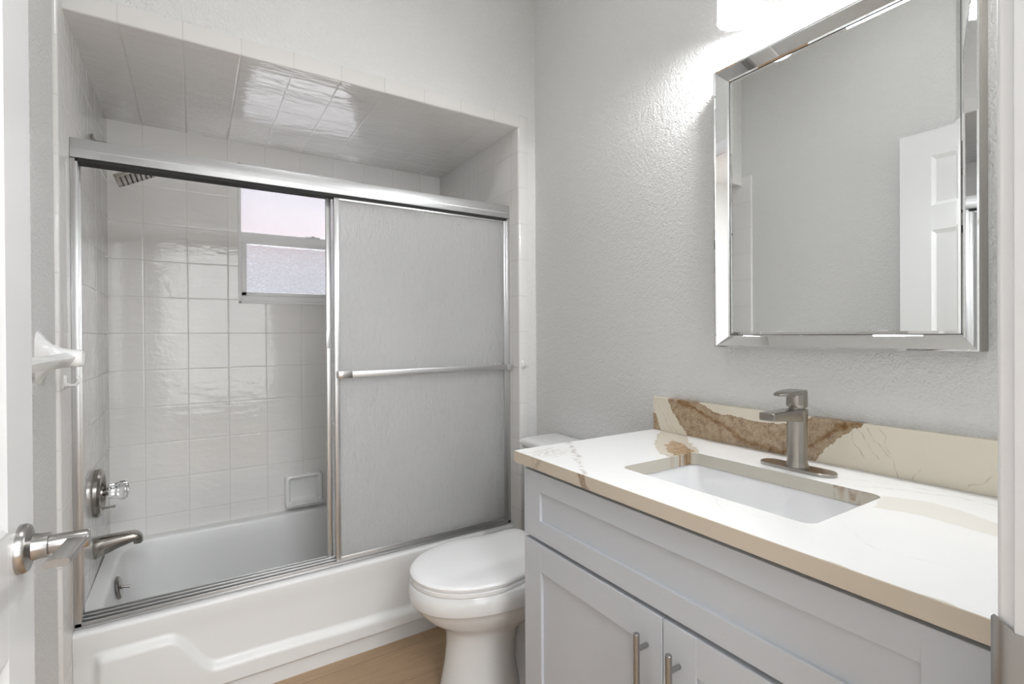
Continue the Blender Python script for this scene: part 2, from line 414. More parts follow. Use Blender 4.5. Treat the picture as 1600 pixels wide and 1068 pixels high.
# ------------------------------------------------------------------ door frame and door
root = bpy.data.objects.new('trim_3', None); root.location = (JR, FW1, 0); col.objects.link(root); struct(root)
b = MB(); b.box(JR, JR+.018, FW0-.002, FW1+.003, 0, DOORH, .001); b.box(JR-.010, JR, FW0, FW1-.045, 0, DOORH, .002); b.build('jamb', 'trim_white', root)
b = MB()
for y0, y1, s in ((FW1, FW1+.016, 1), (FW0-.016, FW0, -1)):
    b.box(JR+.0045, JR+.062, y0, y1, 0, DOORH+.062, .004, 3)
b.build('casing', 'trim_white', root)
zc = H-.318
b = MB()   # strike plate with its curved lip past the jamb edge
lip = []
for k in range(9):
    a = k/8*pi/2*.75
    lip.append((JR-.0016+.013*(1-cos(a)), FW1+.003+.017*sin(a)+.002))
prof = [(JR-.0016, FW1-.030)]+[(JR-.0016, FW1+.003)]+lip
hz = .052
def strip(pr, z0, z1, t=.0016):
    loops = []
    for x, y in pr: loops.append([Vector((x, y, z0)), Vector((x, y, z1)), Vector((x+t, y+t*.3, z1)), Vector((x+t, y+t*.3, z0))])
    return loops
b.loft(strip([(JR-.0016, FW1-.030), (JR-.0016, FW1-.024)], zc-hz*.75, zc+hz*.75))
b.loft(strip([(JR-.0016, FW1-.024), (JR-.0016, FW1-.006)], zc+.014, zc+hz*.75)); b.loft(strip([(JR-.0016, FW1-.024), (JR-.0016, FW1-.006)], zc-hz*.75, zc-.014))
ll = []
for i, (x, y) in enumerate([(JR-.0016, FW1-.006), (JR-.0016, FW1+.003)]+lip):
    q = min(i/10, 1); h2 = hz*(.75+.18*min(1, q*1.6)) if i > 1 else hz*.75+ .0*i
    if i >= 9: h2 -= .002*(i-8)
    ll.append([Vector((x, y, zc-h2)), Vector((x, y, zc+h2)), Vector((x+.0016, y-.0005, zc+h2)), Vector((x+.0016, y-.0005, zc-h2))])
b.loft(ll)
sp_o = b.build('strike_plate', 'satin_nickel', root); sp_o['label'] = 'satin nickel strike plate'
b = MB(); b.box(JR-.0005, JR+.0012, FW1-.023, FW1-.007, zc-.0135, zc+.0135); b.build('latch_hole', 'dark_gap', root, smooth=False)
root = bpy.data.objects.new('trim_4', None); root.location = (JL, FW1, 0); col.objects.link(root); struct(root)
b = MB(); b.box(JL-.018, JL, FW0-.002, FW1+.003, 0, DOORH, .001); b.box(JL, JL+.010, FW0, FW1-.045, 0, DOORH, .002)
b.box(JL-.018, JR+.018, FW0-.002, FW1+.003, DOORH, DOORH+.018, .001); b.build('jamb', 'trim_white', root)
b = MB(); b.box(JL-.062, JL-.0045, FW1, FW1+.012, 0, DOORH+.062, .003); b.box(JL-.062, JR+.062, FW1, FW1+.016, DOORH+.0045, DOORH+.062, .003)
b.box(JL-.062, JL-.0045, FW0-.016, FW0, 0, DOORH+.062, .003); b.box(JL-.062, JR+.062, FW0-.016, FW0, DOORH+.0045, DOORH+.062, .003)
b.build('casing', 'trim_white', root)

DX0, DX1, DY0, DY1 = -.236, -.200, .152, .991
root = bpy.data.objects.new('door_1', None); root.location = (DX1, DY0, 0); col.objects.link(root); struct(root)
b = MB(); zb, zt = .012, 2.108
ys = [DY0, DY0+.119, DY0+.369, DY0+.470, DY0+.720, DY1]
zs_ = [zb, .25, .80, .96, 1.66, 1.77, 1.99, zt]
b.box(DX0, DX0+.010, DY0, DY1, zb, zt, .001); 
b.box(DX0+.010, DX1-.008, DY0+.002, DY1-.0005, zb, zt)
for a, c in ((ys[0], ys[1]), (ys[2], ys[3]), (ys[4], ys[5])): b.box(DX1-.014, DX1, a, c, zb, zt, .0012, 2)
for a, c in ((0, 1), (2, 3), (4, 5), (6, 7)):
    for p, q in ((ys[1], ys[2]), (ys[3], ys[4])): b.box(DX1-.014, DX1-.0002, p-.002, q+.002, zs_[a], zs_[c], .0012, 2)
for a, c in ((1, 2), (3, 4), (5, 6)):
    for p, q in ((ys[1], ys[2]), (ys[3], ys[4])):
        z0, z1 = zs_[a], zs_[c]
        def rc(i, x): return [Vector((x, p+i, z0+i)), Vector((x, q-i, z0+i)), Vector((x, q-i, z1-i)), Vector((x, p+i, z1-i))]
        b.loft([rc(0, DX1-.0005), rc(.008, DX1-.0045), rc(.016, DX1-.0075), rc(.024, DX1-.0075), rc(.046, DX1-.002)], False, True)
b.build('door_leaf', 'door_white', root, angle=20)
b = MB(); LY, LZ = .921, H-.284
b.lathe([(0, 0), (.0325, 0), (.0325, .006), (.030, .010), (.018, .014), (.0165, .022), (.0165, .030), (0, .030)], (DX1, LY, LZ), (1, 0, 0))
rs = b.build('rose', 'satin_nickel', root)
b = MB(); b.lathe([(0, .028), (.0135, .028), (.0135, .030), (.0125, .031), (.0125, .070), (.011, .073), (0, .0735)], (DX1, LY, LZ), (1, 0, 0))
b.loft([rrect(-.012, .012, -.004, .004, .0035, 0)]*0 or [[Vector((DX1+.060+p.x*k, LY-yy, LZ+dz+p.y)) for p in rrect(-.014, .014, -.0045, .0045, .004, 0)] for yy, dz, k in ((-.004, .002, .85), (.03, .004, .88), (.08, .010, .9), (.128, .016, .92), (.132, .0165, .90))])
h = b.build('door_handle', 'satin_nickel', rs); h['label'] = 'satin nickel lever'
b = MB()
for hz_ in (.25, 1.06, 1.9): b.tube([(DX0+.036, DY0-.004, hz_-.045), (DX0+.036, DY0-.004, hz_+.045)], .006, 12)
b.build('hinge', 'satin_nickel', root)

# ------------------------------------------------------------------ bathtub
root = empty('bathtub', (.45, 2.3, 0), 'white built-in bathtub with a curved raised band on its apron', 'bathtub')
RIM = H-.863
TX0, TX1, TY0, TY1 = XL+.0005, XR-.0005, 1.902, D-.0005
b = MB()
def tubloop(inset, z, r, rl=None, sh=0, front=None):
    fr = .060 if front is None else front
    x0, x1 = TX0+.044+inset, TX1-.075-inset*(2.2 if rl else 1)
    return rrect(x0, x1, TY0+fr+inset*.6, TY1-.045-inset*.6, r, z, 10)
outer = rrect(TX0, TX1, TY0+.012, TY1, .0015, RIM, 10)
loops = [outer, tubloop(-.006, RIM, .12), tubloop(.002, RIM-.004, .12), tubloop(.008, RIM-.014, .12), tubloop(.02, RIM-.08, .12), tubloop(.035, RIM-.20, .12, 1), tubloop(.06, RIM-.275, .11, 1), tubloop(.10, RIM-.30, .09, 1), tubloop(.16, RIM-.305, .05, 1)]
b.loft(loops, False, True)
# apron: dense sheet carrying the raised band
def sstep(a, c, x):
    t = max(0, min(1, (x-a)/(c-a))); return t*t*(3-2*t)
def apr(x, z):
    top = H-.930 - .012*sstep(-.07, -.18, x)*0
    top = H-.930+(-.128)*sstep(-.075, .055, x)-.014*sstep(.055, .75, x)
    slope = .034
    up = 1-sstep(top-slope, top, z)
    lf = sstep(-.262, -.235, x)
    low = sstep(H-1.146, H-1.140, z)
    right = 1-sstep(1.17, 1.20, x)
    d = .020*up*lf*low*right
    rimr = 0
    t = RIM-z
    if t < .014: rimr = -.012*(1-math.sqrt(max(0, 1-((.014-t)/.014)**2)))
    inn = -.006*sstep(.02, .10, t)
    return TY0-d-rimr-inn*1.0
bb = bmesh.new(); nx, nz = 260, 110; rows = []
for j in range(nz+1):
    t = j/nz; z = RIM*(1-t)
    if j <= 12: z = RIM-.014*(j/12)**1.6
    else: z = RIM-.014-(RIM-.014)*((j-12)/(nz-12))
    rows.append([bb.verts.new((TX0+(TX1-TX0)*i/nx, apr(TX0+(TX1-TX0)*i/nx, z), z)) for i in range(nx+1)])
for j in range(nz):
    for i in range(nx): bb.faces.new((rows[j][i], rows[j+1][i], rows[j+1][i+1], rows[j][i+1]))
b.merge(bb)
b.build('tub_shell', 'tub_enamel', root, angle=60)
OX = XL+.064; OY, OZ = 2.305, H-.912
b = MB(); b.lathe([(0, 0), (.040, 0), (.041, .004), (.036, .009), (0, .011)], (OX, OY, OZ), (1, 0, .12), 36)
ov = b.build('overflow_plate', 'nickel', root)
b = MB(); b.tube([(OX+.008, OY, OZ+.002), (OX+.034, OY, OZ-.004)], [.0035, .005], 12); b.tube([(OX+.008, OY, OZ), (OX+.016, OY, OZ)], [.008, .005], 14); b.build('trip_lever', 'nickel', ov)
b = MB(); b.lathe([(0, 0), (.03, 0), (.03, .003), (.02, .004), (0, .002)], (TX0+.30, 2.305, RIM-.3045), (0, 0, 1), 24); b.build('tub_drain', 'nickel', root)

# ------------------------------------------------------------------ shower enclosure
root = empty('shower_enclosure', (.45, 1.955, RIM), 'silver framed sliding shower doors with rain-textured glass on the tub', 'shower door')
HT = H+.5877; HB = H+.530; EY0, EY1 = 1.926, 1.986; TT = RIM+.028
b = MB(); b.box(XL+.0005, XR-.0005, EY0, EY1, HB, HT, .0025); b.box(XL+.003, XR-.003, EY0-.001, EY0+.003, HB+.022, HB+.0245)
b.build('header_rail', 'aluminium', root)
b = MB(); b.box(XL+.012, XR-.012, EY0+.004, EY1-.004, HB-.010, HB+.001); b.build('header_channel', 'dark_gap', root, smooth=False)
for s in (0, 1):
    b = MB()
    xa, sg = (XL, 1) if s == 0 else (XR, -1)
    for k, (o0, o1, ya, yb) in enumerate(((0, .018, EY0+.004, EY0+.010), (0, .012, EY0+.0055, EY1-.0055), (0, .018, EY0+.026, EY0+.031), (0, .018, EY1-.010, EY1-.004))):
        x0, x1 = sorted((xa+sg*(o0+.0005), xa+sg*o1)); b.box(x0, x1, ya, yb, RIM+.0008, HB-.001, .001)
    b.build('side_jamb', 'aluminium_upright', root)
b = MB()
b.box(XL+.001, XR-.001, EY0, EY1, RIM+.0003, RIM+.008, .002)
for y in (EY0+.004, EY0+.018, EY0+.032, EY0+.050): b.box(XL+.001, XR-.001, y, y+.004, RIM+.006, TT-(.010 if y < EY0+.01 else (.005 if y < EY0+.02 else 0)), .001)
b.build('bottom_track', 'aluminium', root)
def panel(x0, x1, y, outer):
    b = MB(); z0, z1 = RIM+.014, HB-.006; sw = .018
    b.box(x0, x0+sw, y-.007, y+.007, z0, z1, .002); b.box(x1-sw, x1, y-.007, y+.007, z0, z1, .002)
    b.box(x0+sw, x1-sw, y-.006, y+.006, z0, z0+.016, .0015); b.box(x0+sw, x1-sw, y-.006, y+.006, z1-.012, z1, .0015)
    fr = b.build('sliding_panel', 'aluminium_upright', root)
    g = MB(); g.box(x0+sw-.004, x1-sw+.004, y-.0025, y+.0025, z0+.013, z1-.010); gl = g.build('glass', 'door_glass', fr, smooth=False); gl['label'] = 'rain-textured frosted glass'
    return fr
fr = panel(.4445, 1.2090, 1.941, True); fr['label'] = 'outer sliding panel carrying the towel bar'
b = MB(); zb_ = H-.143
b.box(.470, 1.187, 1.898, 1.904, zb_-.013, zb_+.011, .0025); tb = b.build('towel_bar', 'aluminium', fr)
b = MB(); b.box(.449, .500, 1.897, 1.9035, zb_-.014, zb_+.012, .001); b.box(.449, .462, 1.900, 1.936, zb_-.014, zb_+.012, .001); b.build('bar_bracket', 'satin_nickel', fr)
b = MB(); b.box(1.183, 1.206, 1.897, 1.936, zb_-.014, zb_+.012, .001); b.build('bar_bracket', 'aluminium_upright', fr)
fr = panel(.4215, 1.1860, 1.969, False); fr['label'] = 'inner sliding panel behind the outer one'
b = MB(); b.box(.4195, .4325, 1.9575, 1.9635, H-.045, H+.022, .001); b.build('bumper', 'aluminium_upright', fr)

# ------------------------------------------------------------------ shower fittings
VY, VZ = 2.318, H-.561
root = empty('shower_valve', (XL, VY, VZ), 'brushed nickel shower valve with a round plate and clear crystal knob', 'shower valve')
b = MB(); b.lathe([(0, 0), (.083, 0), (.086, .004), (.086, .014), (.080, .022), (.070, .024), (.060, .018), (.050, .008), (.022, .007), (.020, .022), (0, .022)], (XL, VY, VZ), (1, 0, 0), 56); b.build('escutcheon', 'nickel', root)
b = MB(); b.lathe([(.013, .022), (.013, .036), (.009, .037), (.009, .042), (0, .042)], (XL, VY, VZ), (1, 0, 0), 28); b.build('stem', 'nickel', root)
b = MB()
kp = [(.012, .032), (.022, .036), (.027, .046), (.028, .060), (.034, .072), (.035, .082), (.028, .093), (.014, .098), (0, .099)]
seg = 16; loops = []
for r, hgt in kp:
    loops.append([Vector((XL+hgt, VY+max(r, 1e-4)*(1-.07*(k % 2))*cos(k*2*pi/seg), VZ+max(r, 1e-4)*(1-.07*(k % 2))*sin(k*2*pi/seg))) for k in range(seg)])
b.loft(loops, True, True); kn = b.build('crystal_knob', 'crystal', root, smooth=False); kn['label'] = 'clear faceted crystal knob'
b = MB(); b.tube([(XL+.012, VY, VZ-.058), (XL+.050, VY, VZ-.056)], [.0035, .0035], 12); b.tube([(XL+.046, VY, VZ-.0562), (XL+.058, VY, VZ-.0555)], [.0048, .0048], 12); b.build('diverter_lever', 'nickel', root)

b = MB(); SY, SZ = 2.300, H-.745
lp = []
for x, rw, zt_, zb2 in ((0, .033, .031, -.043), (.004, .034, .032, -.044), (.03, .032, .033, -.034), (.07, .029, .034, -.018), (.10, .027, .034, -.008), (.117, .026, .032, -.003), (.128, .024, .026, -.006), (.136, .020, .016, -.010), (.139, .014, .006, -.011)):
    lp.append(superell(SY, (zt_+zb2)/2+SZ, rw, (zt_-zb2)/2, XL+x, 28, 2.6, 'yz'))
b.loft(lp); b.lathe([(0, 0), (.013, 0), (.014, .012), (0, .012)], (XL+.124, SY, SZ-.014), (0, 0, 1), 20)
tag(b.build('tub_spout', 'nickel'), 'brushed nickel tub spout on the tiled wall below the shower valve', 'spout')

root = empty('rain_shower', (XL, 2.315, H+.70), 'square grey rain shower head hanging under the header rail', 'shower head')
b = MB(); b.lathe([(0, 0), (.028, 0), (.028, .005), (.012, .010), (0, .010)], (XL, 2.315, H+.700), (1, 0, 0), 28); b.build('wall_flange', 'nickel', root)
b = MB(); b.tube([(XL, 2.315, H+.700), (XL+.04, 2.315, H+.698), (XL+.085, 2.315, H+.684), (XL+.108, 2.315, H+.656)], .009, 16); b.build('shower_arm', 'nickel', root)
b = MB(); b.lathe([(0, -.018), (.012, -.018), (.018, -.006), (.018, .006), (.012, .016), (0, .018)], (XL+.113, 2.315, H+.642), (.35, 0, -1), 24); b.build('ball_joint', 'nickel', root)
# tilted square plate
ang = radians(-28); HM = Matrix.Translation((-.180, 2.318, H+.600)) @ Matrix.Rotation(ang, 4, 'Y')
b = MB(); b.box(-.064, .064, -.070, .070, -.006, .008, .003, 2, HM); b.box(-.022, .022, -.022, .022, .006, .026, .006, 3, HM)
hp = b.build('head_plate', 'nickel', root)
b = MB()
for k in range(7):
    x = -.048+k*.0160; b.box(x-.0024, x+.0024, -.062, .062, -.0078, -.0055, 0, 1, HM)
b.build('nozzle_strips', 'black_rubber', hp, smooth=False)

# ------------------------------------------------------------------ ceramic fittings
# soap dish on the back wall
x0, x1, z0, z1 = .371, .548, H-.842, H-.684
b = MB()
def sd(i, y, r): return [Vector((p.x, y, p.y)) for p in rrect(x0+i, x1-i, z0+i, z1-i, r, 0, 6)]
b.loft([sd(0, D, .02), sd(.001, D-.020, .02), sd(.006, D-.034, .018), sd(.013, D-.037, .016), sd(.020, D-.032, .012), sd(.026, D-.008, .010), sd(.04, D-.004, .006)], True, True)
b.loft([[Vector((p.x, D-yy, p.y)) for p in rrect(x0+.004, x1-.004, z0+.002+q, z0+.018-q, .006, 0, 5)] for yy, q in ((.01, 0), (.052, 0), (.058, .003))])
for k in range(8): b.box(x0+.03+k*.0165, x0+.036+k*.0165, D-.045, D-.012, z0+.016, z0+.021, .001)
tag(b.build('soap_dish', 'ceramic_fitting'), 'white ceramic soap dish set in the back tile wall above the tub', 'soap dish')

def ceramic_bar(y0, y1, z, wall, sgn, name, label, cat):
    root = empty(name, (wall, (y0+y1)/2, z), label, cat)
    for y in (y0, y1):
        b = MB(); lps = []
        for d, hy, up_, dn in ((0, .038, .068, .060), (.004, .036, .064, .056), (.012, .028, .050, .038), (.025, .023, .036, .026), (.042, .0205, .0265, .022), (.060, .020, .023, .021), (.074, .020, .022, .021), (.082, .017, .019, .019), (.085, .010, .012, .012)):
            lps.append(superell(y, z+(up_-dn)/2, hy, (up_+dn)/2, wall+sgn*d, 32, 3.2, 'yz'))
        b.loft(lps); b.build('bar_post', 'ceramic_fitting', root)
    b = MB(); b.box(wall+sgn*.056-.011, wall+sgn*.056+.011, y0+.012, y1-.012, z-.011, z+.011, .0015, 2, Matrix.Translation((wall+sgn*.056, 0, z)) @ Matrix.Rotation(radians(28), 4, 'Y') @ Matrix.Translation((-(wall+sgn*.056), 0, -z)))
    b.build('bar', 'ceramic_fitting', root)
ceramic_bar(1.105, 1.62, H-.052, XPL, 1, 'towel_bar', 'white towel bar on the left wall, reaching behind the open door', 'towel bar')
ceramic_bar(2.03, 2.46, H+.335, XR, -1, 'washcloth_bar', 'white bar high on the right tile wall, a blur behind the frosted glass', 'towel bar')
def hook(x, y, z, dirx, diry, label):
    b = MB(); d = Vector((dirx, diry, 0))
    o = Vector((x, y, z)); t = d.cross(Vector((0, 0, 1)))
    lp = [[o+d*dd+t*(p.x*k)+Vector((0, 0, p.y*k)) for p in rrect(-.009, .009, -.018, .018, .008, 0, 5)] for dd, k in ((0, 1), (.003, 1), (.006, .7))]
    b.loft(lp)
    pts = [(.003, -.008), (.012, -.012), (.022, -.011), (.029, -.004), (.030, .006), (.026, .012)]
    b.tube([o+d*a+Vector((0, 0, c)) for a, c in pts], [.0045, .0042, .004, .004, .004, .0045], 12)
    tag(b.build('wall_hook', 'ceramic_fitting'), label, 'hook')
hook(XL, 1.838, H-.122, 1, 0, 'small white plastic hook on the left tile edge under the towel bar')
hook(1.236, YF-.001, H-.131, 0, -1, 'small white plastic hook on the tile border right of the shower doors')

# ------------------------------------------------------------------ toilet
root = empty('toilet', (1.0, 1.50, 0), 'white two-piece toilet with an elongated bowl between tub and vanity', 'toilet')
TC = 1.500
def egg(xf, xb, hw, z, n=64, bk=.62, e=2.0):
    pts = []; xm = xf+(xb-xf)*bk
    for k in range(n):
        t = 2*pi*k/n; c, s = cos(t), sin(t)
        if c < 0: x = xm-(xm-xf)*abs(c)**(2/2.1)
        else: x = xm+(xb-xm)*abs(c)**(2/3.2)
        pts.append(Vector((x, TC+hw*math.copysign(abs(s)**(2/(2.15 if c < 0 else 2.9)), s), z)))
    return pts
b = MB()
Z = lambda r: H+r
b.loft([egg(.672, .945, .120, 0), egg(.674, .945, .118, .012), egg(.684, .935, .110, .06), egg(.696, .925, .104, .12), egg(.702, .925, .104, .18), egg(.698, .94, .110, Z(-.972)),
        egg(.684, .99, .124, Z(-.952)), egg(.650, 1.06, .150, Z(-.932)), egg(.618, 1.08, .172, Z(-.905)), egg(.598, 1.09, .184, Z(-.878)), egg(.589, 1.09, .1890, Z(-.862)), egg(.5865, 1.09, .1910, Z(-.8595)), egg(.5790, 1.09, .1965, Z(-.8570)), egg(.577, 1.09, .198, Z(-.853)),
        egg(.574, 1.09, .199, Z(-.825)), egg(.579, 1.09, .195, Z(-.800)), egg(.586, 1.09, .190, Z(-.796)), egg(.64, 1.06, .15, Z(-.796)), egg(.66, 1.05, .13, Z(-.84)), egg(.74, .98, .06, Z(-.93))], True, True)
b.loft([egg(.86, 1.27, .125, 0, bk=.4), egg(.86, 1.27, .120, .03, bk=.4), egg(.88, 1.26, .092, .07, bk=.4), egg(.88, 1.25, .078, .16, bk=.4), egg(.88, 1.25, .085, Z(-.96), bk=.4), egg(.90, 1.28, .12, Z(-.88), bk=.4), egg(.90, 1.29, .17, Z(-.84), bk=.4), egg(.92, 1.29, .18, Z(-.81), bk=.4)])
b.build('bowl', 'toilet_china', root, angle=50)
def seatloop(z, g, n=80):
    # outline of the lid: elongated egg whose back flares to square shoulders at the hinge
    xf, xb = .581-g, 1.085+g; out = []
    for k in range(n):
        t = 2*pi*k/n; c, s = cos(t), sin(t)
        xm = .815; hw = .187+g
        if c < 0: x = xm-(xm-xf)*abs(c)**(2/2.05); y = hw*math.copysign(abs(s)**(2/2.05), s)
        else:
            x = xm+(xb-xm)*abs(c)**(2/6.0) if abs(c) > 1e-9 else xm
            u = (x-xm)/(xb-xm)
            wy = hw*(1-.13*sin(pi*min(1, u*1.0))**1.0*1.0)*(1-.0*u)
            y = wy*math.copysign(min(1, abs(s)**(2/6.0)), s)
        out.append(Vector((x, TC+y, z)))
    return out
b = MB(); b.loft([seatloop(Z(-.7955), -.006), seatloop(Z(-.794), -.001), seatloop(Z(-.783), 0), seatloop(Z(-.779), -.004)]); b.build('seat', 'lid_plastic', root, angle=50)
b = MB(); b.loft([seatloop(Z(-.7785), -.008), seatloop(Z(-.777), .000), seatloop(Z(-.768), .002), seatloop(Z(-.763), -.002), seatloop(Z(-.7605), -.010), seatloop(Z(-.7585), -.05), seatloop(Z(-.7575), -.11)]); b.build('seat_lid', 'lid_plastic', root, angle=50)
for s in (-1, 1):
    b = MB(); b.tube([(1.098, TC+s*.075-.02, Z(-.778)), (1.098, TC+s*.075+.02, Z(-.778))], .011, 14)
    b.build('seat_hinge', 'lid_plastic', root)
b = MB(); ty0, ty1 = 1.292, 1.708
b.loft([rrect(1.155, 1.298, ty0+.028, ty1-.028, .03, Z(-.80)), rrect(1.140, 1.300, ty0+.012, ty1-.012, .035, Z(-.76)), rrect(1.128, 1.302, ty0+.002, ty1-.002, .035, Z(-.60)), rrect(1.122, 1.303, ty0-.004, ty1+.002, .035, Z(-.452))]); b.build('tank', 'toilet_china', root, angle=50)
b = MB()
b.loft([rrect(1.120, 1.305, ty0-.006, ty1+.004, .03, Z(-.452)), rrect(1.112, 1.306, ty0-.014, ty1+.010, .035, Z(-.444)), rrect(1.110, 1.306, ty0-.016, ty1+.012, .035, Z(-.430)), rrect(1.116, 1.304, ty0-.010, ty1+.006, .035, Z(-.421)), rrect(1.135, 1.295, ty0+.01, ty1-.012, .03, Z(-.419))]); b.build('tank_lid', 'toilet_china', root, angle=50)
b = MB(); b.tube([(1.124, 1.66, Z(-.50)), (1.105, 1.66, Z(-.50))], .012, 16); b.box(1.098, 1.108, 1.60, 1.67, Z(-.508), Z(-.494), .003); b.build('flush_lever', 'chrome', root)

# ------------------------------------------------------------------ vanity
CT = H-.317; CB = H-.347; CX0, CX1, CY0, CY1 = .7405, XW-.0005, FW1+.003, 1.1538
root = empty('vanity_cabinet', (.777, .65, 0), 'light grey shaker vanity cabinet with two doors under the stone top', 'cabinet')
b = MB(); cy0, cy1 = .155, 1.136
b.box(.777, .797, cy0, cy1, .10, CB-.001, .0008); b.box(.797, XW-.002, cy1-.018, cy1, 0, CB-.001); b.box(.797, XW-.002, cy0, cy0+.018, 0, CB-.001)
b.box(.797, XW-.002, cy0+.018, cy1-.018, .10, .118); b.box(.84, .855, cy0+.018, cy1-.018, 0, .10)
b.build('cabinet_body', 'cabinet_grey', root)
def shaker(y0, y1, z0, z1, st, rl, name):
    b = MB(); xf, xb = .757, .776
    b.box(xf, xb, y0, y0+st, z0, z1, .0012); b.box(xf, xb, y1-st, y1, z0, z1, .0012)
    b.box(xf+.0002, xb, y0+st-.001, y1-st+.001, z0, z0+rl, .0012); b.box(xf+.0002, xb, y0+st-.001, y1-st+.001, z1-rl, z1, .0012)
    b.box(xf+.008, xb-.001, y0+st-.002, y1-st+.002, z0+rl-.002, z1-rl+.002)
    return b.build(name, 'cabinet_grey', root, angle=20)
fy0, fy1 = .178, 1.1305
d = shaker(fy0, fy1, Z(-.5365), Z(-.3610), .0715, .050, 'drawer_front')
dm = .6545
dl = shaker(dm+.0012, fy1, .115, Z(-.5475), .0755, .0715, 'door')
dr = shaker(fy0, dm-.0012, .115, Z(-.5475), .0755, .0715, 'door')
for dd, y in ((dl, .6935), (dr, .6150)):
    b = MB(); z1 = Z(-.586); z0 = z1-.205; x = .757-.030
    b.tube([(x, y, z0), (x, y, z0+.001), (x, y, z1-.001), (x, y, z1)], [.0052, .0062, .0062, .0052], 20)
    for zz in (z1-.032, z0+.032): b.tube([(x, y, zz), (.7572, y, zz)], .0048, 14)
    hd = b.build('handle', 'steel_pull', dd); hd['label'] = 'steel bar pull'

# ---- stone top with the sink cut-out
def seg_d(px, py, ax, ay, bx, by):
    dx, dy = bx-ax, by-ay; t = max(0, min(1, ((px-ax)*dx+(py-ay)*dy)/(dx*dx+dy*dy+1e-12)))
    return math.hypot(px-ax-t*dx, py-ay-t*dy)
def poly_d(px, py, pts): return min(seg_d(px, py, *pts[i], *pts[i+1]) for i in range(len(pts)-1))
def inpoly(px, py, pts):
    c = False; n = len(pts)
    for i in range(n):
        (x1, y1), (x2, y2) = pts[i], pts[(i+1) % n]
        if (y1 > py) != (y2 > py) and px < (x2-x1)*(py-y1)/(y2-y1)+x1: c = not c
    return c
def nz_(x, y, s, seed=0): return noise.noise(Vector((x*s, y*s, seed)))
patchA = [(1.295, 1.118), (1.295, 1.020), (1.22, .955), (1.165, .875), (1.130, .853), (1.08, .866), (1.03, .866), (1.045, .91), (1.09, .965), (1.15, 1.02), (1.22, 1.075)]
coreA = [(1.20, 1.00), (1.19, .95), (1.13, .866), (1.05, .866), (1.075, .91), (1.13, .965)]
patchB = [(1.128, .432), (1.150, .39), (1.159, .37), (1.150, .32), (1.118, .262), (1.09, .20), (1.06, .14), (.98, .14), (1.045, .24), (1.062, .35), (1.040, .412)]
def fig_top(x, y):
    wx = x+.010*nz_(x, y, 40, 1)+.004*nz_(x, y, 120, 2); wy = y+.010*nz_(x, y, 40, 5)+.004*nz_(x, y, 120, 6)
    r = g = p = 0.0
    if inpoly(wx, wy, patchA): p = .75; r = .22
    if inpoly(wx, wy, coreA): r = .9; g = .9*max(0, nz_(x, y, 170, 3)+.1)
    ux = x+.0025*nz_(x, y, 60, 8); uy = y+.0025*nz_(x, y, 60, 9)
    if inpoly(ux, uy, patchB): p = .42
    def vein(pts, w, k, sd):
        f = max(0, nz_(x, y, 55, sd)+.45)
        dd = poly_d(x+.008*nz_(x, y, 30, sd), y+.008*nz_(x, y, 30, sd+3), pts); return k*f*max(0, 1-dd/w)
    g = max(g, vein([(1.150, .50), (1.20, .43), (1.236, .35), (1.232, .29), (1.215, .20)], .007, .35, 11))
    g = max(g, vein([(1.18, .56), (1.235, .44), (1.26, .36)], .003, .35, 12))
    g = max(g, vein([(.9345, 1.154), (.86, 1.04), (.8039, .955), (.745, .868)], .010, .75, 14))
    g = max(g, vein([(1.26, 1.10), (1.21, 1.00), (1.12, 1.0)], .003, .3, 16))
    g = max(g, vein([(.86, .62), (.80, .55), (.84, .47)], .002, .2, 18))
    g = max(g, vein([(.90, .40), (.84, .33), (.86, .25)], .002, .2, 19))
    dsp = math.hypot((x-.80)/1.3, y-1.085)
    if dsp < .06 and nz_(x, y, 110, 21) > -.05: p = max(p, .55*(1-dsp/.06)+.1); g = max(g, .30*max(0, nz_(x, y, 220, 22)))
    de = x-(.7405+.010*(nz_(x, y, 25, 31)+.25))
    if y < .36 and de < 0: p = max(p, .8)
    return (r, g, p)
def set_fig(me, fn):
    a = me.color_attributes.new('figure', 'FLOAT_COLOR', 'POINT')
    buf = []
    for v in me.vertices:
        r, g, p = fn(v.co); buf += [r, g, p, 1]
    a.data.foreach_set('color', buf)
SX0, SX1, SY0, SY1 = .857, 1.128, .428, .866
cxm, cym = (SX0+SX1)/2, (SY0+SY1)/2
NP, NR = 900, 110
def ray_rrect(ang, x0, x1, y0, y1, r):
    dx, dy = cos(ang), sin(ang); lo, hi = 0, 3.0
    def inside(px, py):
        qx = abs(px-(x0+x1)/2)-((x1-x0)/2-r); qy = abs(py-(y0+y1)/2)-((y1-y0)/2-r)
        return math.hypot(max(qx, 0), max(qy, 0))+min(max(qx, qy), 0)-r < 0
    for _ in range(26):
        m_ = (lo+hi)/2
        if inside(cxm+dx*m_, cym+dy*m_): lo = m_
        else: hi = m_
    return (cxm+dx*lo, cym+dy*lo)
